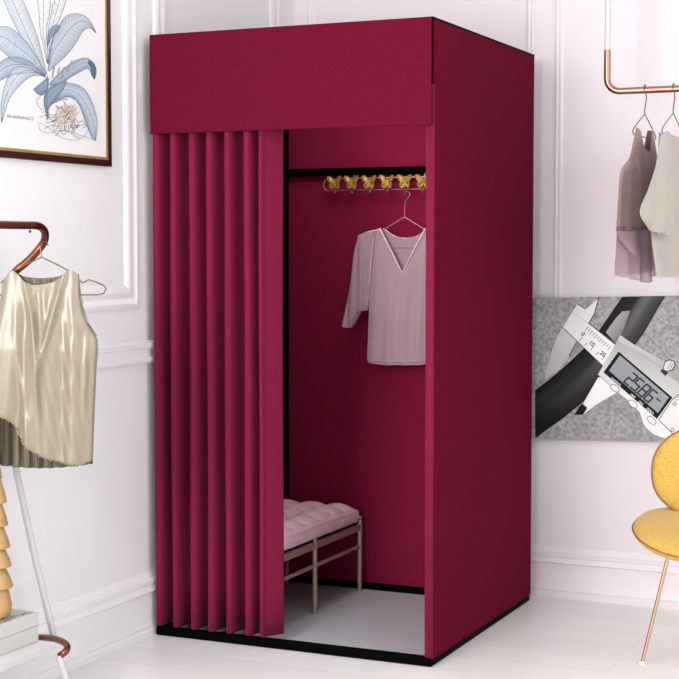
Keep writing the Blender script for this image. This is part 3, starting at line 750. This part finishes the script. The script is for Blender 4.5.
# ------------------------------------------------------------------ framed product picture on the back wall: a digital caliper on a black tube
pp_ = thing('product_picture', 'grey unframed picture of a digital caliper measuring a black tube on the back wall', 'picture', (1.24, YW-.028, .86))
PF = YW-.0345
ca_ = 1.85
def PV(px, py, l=0):
    u = (px-534)/145; v = (py-298)/142
    z = 1.1175+u*.0175*.9-(v*.522); x = .9813+u*.5405+v*.006
    return (x, PF-.00018*l, z)
mb = MB()
c4 = [PV(530, 298), PV(681, 298), PV(681, 440), PV(530, 440)]
mb.add([(p[0], PF+.0002, p[2]) for p in c4]+[(p[0], PF+.010, p[2]) for p in c4], [(0,1,2,3),(7,6,5,4),(0,4,5,1),(1,5,6,2),(2,6,7,3),(3,7,4,0)])
conc = mat('printed_concrete', (156, 156, 157), .8, var=.36, vscale=85, detail=12, spec=.1)
mb.build('board', conc, pp_, smooth=False)
def G(v): return tuple(lin((v, v, v)))
def layer(name, items, parent=pp_):
    mb = MB()
    for it in items: mb.add(*it)
    return mb.build(name, M['print_gloss'], parent, smooth=False)
def pl(pts, l, col):
    pts = [PV(x, y, l) for x, y in pts]
    return (pts, [tuple(range(len(pts)))], 0, col if isinstance(col, (tuple, list)) else G(col))
def band(A, B, l, vals):          # printed gradient between two edges
    n_ = len(vals); k = len(A); pts = []; cols = []; fs = []
    for j in range(k):
        for i in range(n_):
            t = i/(n_-1); pts.append(PV(lerp(A[j][0], B[j][0], t), lerp(A[j][1], B[j][1], t), l))
            v = vals[i] if not isinstance(vals[i], tuple) else lerp(vals[i][0], vals[i][1], j/(k-1)); cols.append(G(v))
    for j in range(k-1):
        for i in range(n_-1): fs.append((j*n_+i, (j+1)*n_+i, (j+1)*n_+i+1, j*n_+i+1))
    return (pts, fs, 0, cols)
A_ = [(534, 391), (545, 383), (558, 372.5), (572, 360), (586, 347), (600, 330), (611, 314), (622, 298.2)]
B_ = [(534, 439.8), (546, 431), (562, 419.5), (580, 405), (600, 386), (622, 362), (642, 336), (664, 298.2)]
layer('pictured_tube', [band(A_, B_, 1, [(16, 20), (34, 22), (50, 26), (42, 34), (34, 92), (28, 104), (24, 76), (20, 62), (14, 46)])])
def grad(pts, l, p0, p1, v0, v1):
    d = np.array(p1, float)-np.array(p0, float); L2 = d@d
    cols = [G(lerp(v0, v1, min(1, max(0, ((np.array(p, float)-p0)@d)/L2)))) for p in pts]
    return pl(pts, l, cols)
dv = np.array([.765, .644]); uv = np.array([.644, -.765])
def thick(pts, w, l, v, closed=False):
    out = []
    P = [np.array(p, float) for p in pts]
    if closed: P = P+[P[0]]
    for a, b in zip(P[:-1], P[1:]):
        t = (b-a)/max(np.linalg.norm(b-a), 1e-6); nn = np.array([-t[1], t[0]])*w/2; e = t*w*.25
        out.append(pl([a-e+nn, b+e+nn, b+e-nn, a-e-nn], l, v))
    return out
head = [(577.5, 304.5), (585.4, 309.8), (588.5, 308), (598.7, 299.2), (594.6, 314), (589, 324), (592, 327), (617, 346.5), (603.5, 367), (576.4, 340.6), (562.6, 327.8)]
beam_items = [grad(head, 3, (575, 306), (600, 360), 226, 240)]
lj = [(562.6, 327.8), (576.4, 340.8), (575, 345), (569, 356.4), (560.5, 369), (549, 377), (543.8, 380.6), (545, 372), (547.8, 363.9), (552, 350), (557.3, 336.3)]
beam_items += [grad(lj, 3, (560, 330), (546, 378), 204, 186)]
beam_items += thick([(562.6, 327.8), (603.5, 367)], .8, 5, 60)+thick([(572.8, 312.8), (588.5, 324.5)], .6, 5, 190)
beam_items += thick([(589, 324), (617, 346.5)], .9, 5, 70)+thick([(598.7, 299.2), (594.6, 314), (589, 324)], .9, 5, 60)+thick([(577.5, 304.5), (585.4, 309.8)], .8, 5, 50)+thick([(576.4, 343), (569, 356.4)], .9, 5, 40)
for k in range(11):
    p = np.array([588.3, 327.6])+dv*k*2.95
    if p[0] < 615: beam_items += thick([p, p-uv*(3.4 if k % 2 else 4.6)], .55, 6, 40)
for k in range(5):
    p = np.array([579.3, 341.2])+dv*k*7.4
    beam_items += thick([p+uv*.3, p+uv*(4.6 if k % 2 == 0 else 3)], .6, 6, 40)
beam = layer('pictured_beam', beam_items)
mb = MB()
def vmap(o): return lambda a, b: PV(*(np.array(o)+dv*a+uv*b), 7)
for s, o in (('0', (582.0, 336.2)), ('10', (590.8, 345.6)), ('20', (601.6, 355.9))): mb = MB(); text_into(mb, s, vmap(o), 5.8, 0, G(20), extra=.12); mb.build('scale_numeral', M['print_gloss'], beam, smooth=False)
layer('pictured_upper_jaw', [grad([(629.8, 312), (622, 312.6), (616, 319), (610, 327), (606, 333), (616.5, 345), (622, 334)], 2, (612, 320), (626, 330), 176, 120)])
layer('pictured_lower_jaw', [pl([(598, 378), (587, 397), (582.7, 405), (587, 410), (582.7, 415.3), (595.6, 405.4), (619, 391), (606, 376)], 2, 244),
                       pl([(581.5, 404), (573.8, 415.5), (582.7, 415.3), (587, 407.5)], 2, 22)])
body = [(620.4, 336), (626, 340.2), (635.7, 346.5), (657, 358.5), (677.5, 373), (680.5, 376), (680.5, 428), (676, 434), (671, 439.6), (653.3, 433.6), (647, 428.5), (642.7, 423), (639, 412), (630, 402.5), (619, 393.6), (598, 374.8)]
def inward(pts, c, k): return [lerp(np.array(p, float), np.array(c, float), k) for p in pts]
bi = [grad(body, 8, (640, 345), (620, 400), 168, 236)]
bi += [grad([(620.4, 336), (626, 340.2), (635.7, 346.5), (657, 358.5), (680.5, 376), (680.5, 386), (655, 365), (634, 351.5), (617, 341.5)], 9, (650, 352), (645, 364), 205, 150)]
bi += [pl([(680.5, 404), (680.5, 428), (676, 434), (671, 432), (657.5, 419), (671, 399)], 9, 228)]
bi += thick([(598, 374.8), (619, 393.6), (630, 402.5), (639, 412), (642.7, 423)], .6, 9, 150)
bi += thick([(680, 391), (671, 399), (657.5, 419), (671, 432), (676, 433)], .7, 10, 50)
bi += thick([(675.5, 433.5), (671, 439.6)], 1.6, 10, 30)
for c in ((673, 403), (671, 428.6)):
    bi += [pl([(c[0]+2.1*math.cos(a), c[1]+2.1*math.sin(a)) for a in [2*PI*k/14 for k in range(14)]], 11, 120), pl([(c[0]+1.5*math.cos(a), c[1]+1.5*math.sin(a)) for a in [2*PI*k/14 for k in range(14)]], 12, 205)]
bi += [pl([(661, 371), (663.5, 361.5), (668, 359.5), (673, 361.5), (674, 365.5), (671, 371), (666, 372)], 11, 70), pl([(662, 370), (664.2, 362.4), (668, 360.8), (672.2, 362.2), (672.8, 365.5), (670.2, 370), (666, 371)], 12, 214)]
bi += thick([(666, 369), (670, 362.5)], .6, 13, 110)+thick([(668, 370), (671.6, 364)], .6, 13, 110)+[pl([(659, 371), (662, 369), (667, 373), (664, 376)], 13, 50)]
bd = layer('pictured_caliper_body', bi)
sc = [pl([(618.5, 352), (671, 397), (656, 418.2), (603.5, 372.7)], 10, 18)]
lay_lcd = [(619.8, 355.8), (667.6, 396.8), (657, 412.4), (609, 371)]
lc = tuple(lin((150, 156, 163)))
scr = layer('pictured_screen', sc, bd)
layer('display', [pl(lay_lcd, 12, lc)], scr)
# seven-segment digits 25.86
seg = {'2': 'abged', '5': 'afgcd', '8': 'abcdefg', '6': 'afgedc'}
def segs(ch):
    w, h = 5.9, 12.8
    P = {'a': ((0, h), (w, h)), 'b': ((w, h), (w, h/2)), 'c': ((w, h/2), (w, 0)), 'd': ((0, 0), (w, 0)), 'e': ((0, h/2), (0, 0)), 'f': ((0, h), (0, h/2)), 'g': ((0, h/2), (w, h/2))}
    return [P[s] for s in seg[ch]]
dig = []
def dmap(p, o): return np.array(o)+dv*(p[0]+p[1]*.10)+uv*p[1]
o0 = np.array([624.0, 382.2])
for i, ch in enumerate('2586'):
    o = o0+dv*(i*8.1+(.5 if i > 1 else -.3))
    for a, b in segs(ch):
        dig += thick([dmap(a, o), dmap(b, o)], 1.6, 14, 48)
dig += thick([dmap((6.3, -.5), o0+dv*8.1), dmap((7.5, -.5), o0+dv*8.1)], 1.5, 14, 62)
o = o0+dv*33.6
dig += thick([dmap((0, 8.4), o), dmap((4.2, 8.4), o)], 1.9, 14, 92)
layer('digits', dig, scr)
mb = MB()
def lmap(o): return lambda a, b: PV(*(np.array(o)+dv*a+uv*b), 15)
for s, o in (('mm/inch', (615.5, 382.6)), ('OFF', (631.8, 396.9)), ('ON', (639.6, 403.6)), ('ZERO', (648.6, 411.3))):
    mb = MB(); text_into(mb, s, lmap(np.array(o)-uv*0), 3.4, 0, G(225), extra=.06); mb.build('key_lettering', M['print_gloss'], scr, smooth=False)
for c in ((614.8, 388.3), (632.5, 403.8), (651, 419.6)):
    e = lambda r1, r2: [np.array(c)+dv*r1*math.cos(a)+uv*r2*math.sin(a) for a in [2*PI*k/24 for k in range(24)]]
    layer('pictured_button', [pl(e(5.2, 3.2), 11, 60), pl(e(4.6, 2.6), 12, 240)], bd)

# ------------------------------------------------------------------ mustard chair
SZH = .425
tip = hz(635, 528, SZH); sr0 = .232
cc = tip+np.array([RT[0], RT[1], 0])*sr0
fwd = -(np.array([RT[0], RT[1], 0])*.37+np.array([-NV[0], -NV[1], 0])*.93); fwd /= np.linalg.norm(fwd)
sid = np.array([-fwd[1], fwd[0], 0])
ch = thing('dining_chair', 'mustard upholstered shell chair with thin brass legs below the caliper picture', 'chair', (cc[0], cc[1], 0))
def cp(f, s, z): return cc*np.array([1, 1, 0])+fwd*f+sid*s+np.array([0, 0, z])
def se(a, rx, ry, p=2.3):
    c, s = math.cos(a), math.sin(a)
    return (rx*math.copysign(abs(c)**(2/p), c), ry*math.copysign(abs(s)**(2/p), s))
def seat_z(f, s): return SZH-.028*max(0, f/.22)**2+.016*(s/.23)**2+.012*max(0, -f/.2)-.014*f/.22
NA = 56
def disc(mb, place, rx, ry, levels):
    rows = []
    for k, (sc_, h) in enumerate(levels):
        rows.append([place(*se(2*PI*q/NA, rx*sc_, ry*sc_), h) for q in range(NA)])
    mb.grid(rows, wrap=True)
def seat_pl(f, s, h): return cp(f+.0, s, seat_z(f, s)+h)
mb = MB(); disc(mb, seat_pl, .225, .232, [(.01, .012), (.3, .012), (.6, .011), (.85, .008), (.95, .003), (.992, -.006), (1.0, -.013)])
seat = mb.build('seat', M['mustard'], ch, angle=60)
mb = MB(); disc(mb, seat_pl, .225, .232, [(1.0, -.013), (.995, -.024), (.95, -.034), (.8, -.043), (.5, -.047), (.01, -.048)])
mb.build('seat_shell', M['mustard'], seat, angle=60)
mb = MB(); mb.tube([seat_pl(*se(2*PI*q/NA, .2265, .2335), -.013) for q in range(NA)], .0028, 8, closed=True); mb.build('piping', M['mustard_edge'], seat)
# backrest
BH = .154; BW = .222
bc_px = 722
bcz = hitp(690, 466, NV, cc+(-NV)*.19)[2]
bctr = hitp(bc_px, 474, NV, cc+(-NV)*.10)
bz = bctr[2]
def back_pl(s, t, h):
    lean = .14*(t+BH)/(2*BH)*.35
    curve = .30*s*s*2.2
    p = bctr*np.array([1, 1, 0])+sid*s+fwd*(curve-lean+h)+np.array([0, 0, bz+t])
    return p
mb = MB(); disc(mb, back_pl, BW, BH, [(.01, .016), (.3, .016), (.6, .014), (.85, .010), (.95, .004), (.99, -.004), (1.0, -.010)])
back = mb.build('backrest', M['mustard'], ch, angle=60)
mb = MB(); disc(mb, back_pl, BW, BH, [(1.0, -.010), (1.0, -.020), (.95, -.030), (.8, -.038), (.5, -.042), (.01, -.044)])
mb.build('back_shell', M['mustard'], back, angle=60)
mb = MB(); mb.tube([back_pl(*se(2*PI*q/NA, BW*1.006, BH*1.006), -.008) for q in range(NA)], .0034, 8, closed=True); mb.build('piping', M['mustard_edge'], back)
# legs
ft = hz(642, 664, 0.0); fv = ft-cc; fr_ = math.hypot(fv[0], fv[1]); fa = math.atan2(fv[1], fv[0])
lt = hitp(670.5, 556, NV, (ft+cc)/2); 
ltv = lt-cc; lr = math.hypot(ltv[0], ltv[1]); la = math.atan2(ltv[1], ltv[0])
for k in range(4):
    a = fa+k*PI/2; b = la+k*PI/2
    p0 = np.array([cc[0]+fr_*math.cos(a), cc[1]+fr_*math.sin(a), 0]); p1 = np.array([cc[0]+lr*math.cos(b), cc[1]+lr*math.sin(b), lt[2]+.03])
    mb = MB(); mb.tube([p0+(p1-p0)*.02, p1], 0.0060, 12); lg = mb.build('leg', M['brass'], ch)
    mb = MB(); mb.lathe([(.001, 0), (.011, 0), (.012, .004), (.010, .010), (.001, .011)], p0, 16); tag(mb.build('foot_cap', M['foot_cap'], lg), 'pale round foot cap')
mb = MB()
q4 = [np.array([cc[0]+lr*math.cos(la+k*PI/2), cc[1]+lr*math.sin(la+k*PI/2), lt[2]+.022]) for k in range(4)]
mb.tube([q4[0], q4[2]], .008, 10); mb.tube([q4[1], q4[3]], .008, 10); mb.tube(q4, .006, 10, closed=True)
for s in (-1, 1): mb.tube(smooth_poly([cp(-.06, s*.05, SZH-.045), cp(-.16, s*.055, SZH-.056), np.array(back_pl(s*.055, -.115, -.046))-fwd*.02, back_pl(s*.055, -.06, -.042)], 6), .008, 10)
mb.build('under_frame', M['brass'], ch)

# ------------------------------------------------------------------ light
def area(name, loc, target, size, power, color=(1, 1, 1), sy=None):
    l = bpy.data.lights.new(name, 'AREA'); l.energy = power; l.size = size; l.color = color
    if sy: l.shape = 'RECTANGLE'; l.size_y = sy
    o = bpy.data.objects.new(name, l); C.objects.link(o); o.location = loc
    d = Vector(target)-Vector(loc); o.rotation_euler = d.to_track_quat('-Z', 'Y').to_euler()
    return o
area('key_lamp', (.55, -4.4, 1.8), (.5, 0, .9), 1.3, 120, (1, .985, .97), 1.5)
area('side_lamp', (4.4, -1.8, 1.9), (.3, -.3, 1.1), 2.2, 34, (1, .99, 1), 1.8)
area('booth_fill', (.5, .45, 1.97), (.5, .5, 0), .5, 5.0, (1, .97, .97), .5)  # unseen fill light added under the roof to brighten the interior
w = bpy.data.worlds.new('World'); bpy.context.scene.world = w; w.use_nodes = True
w.node_tree.nodes['Background'].inputs[0].default_value = (.985, 1, 1, 1)
w.node_tree.nodes['Background'].inputs[1].default_value = 1.0

# ------------------------------------------------------------------ camera
cam = bpy.data.cameras.new('camera'); cam.sensor_fit = 'HORIZONTAL'; cam.sensor_width = 36; cam.lens = FPX/679*36
cam.clip_start = .05
co = bpy.data.objects.new('camera', cam); C.objects.link(co)
co.matrix_world = Matrix(((RT[0], UP[0], -FW[0], CAM[0]), (RT[1], UP[1], -FW[1], CAM[1]), (RT[2], UP[2], -FW[2], CAM[2]), (0, 0, 0, 1)))
bpy.context.scene.camera = co
bpy.context.scene.view_settings.view_transform = 'Standard'
bpy.context.scene.view_settings.look = 'None'
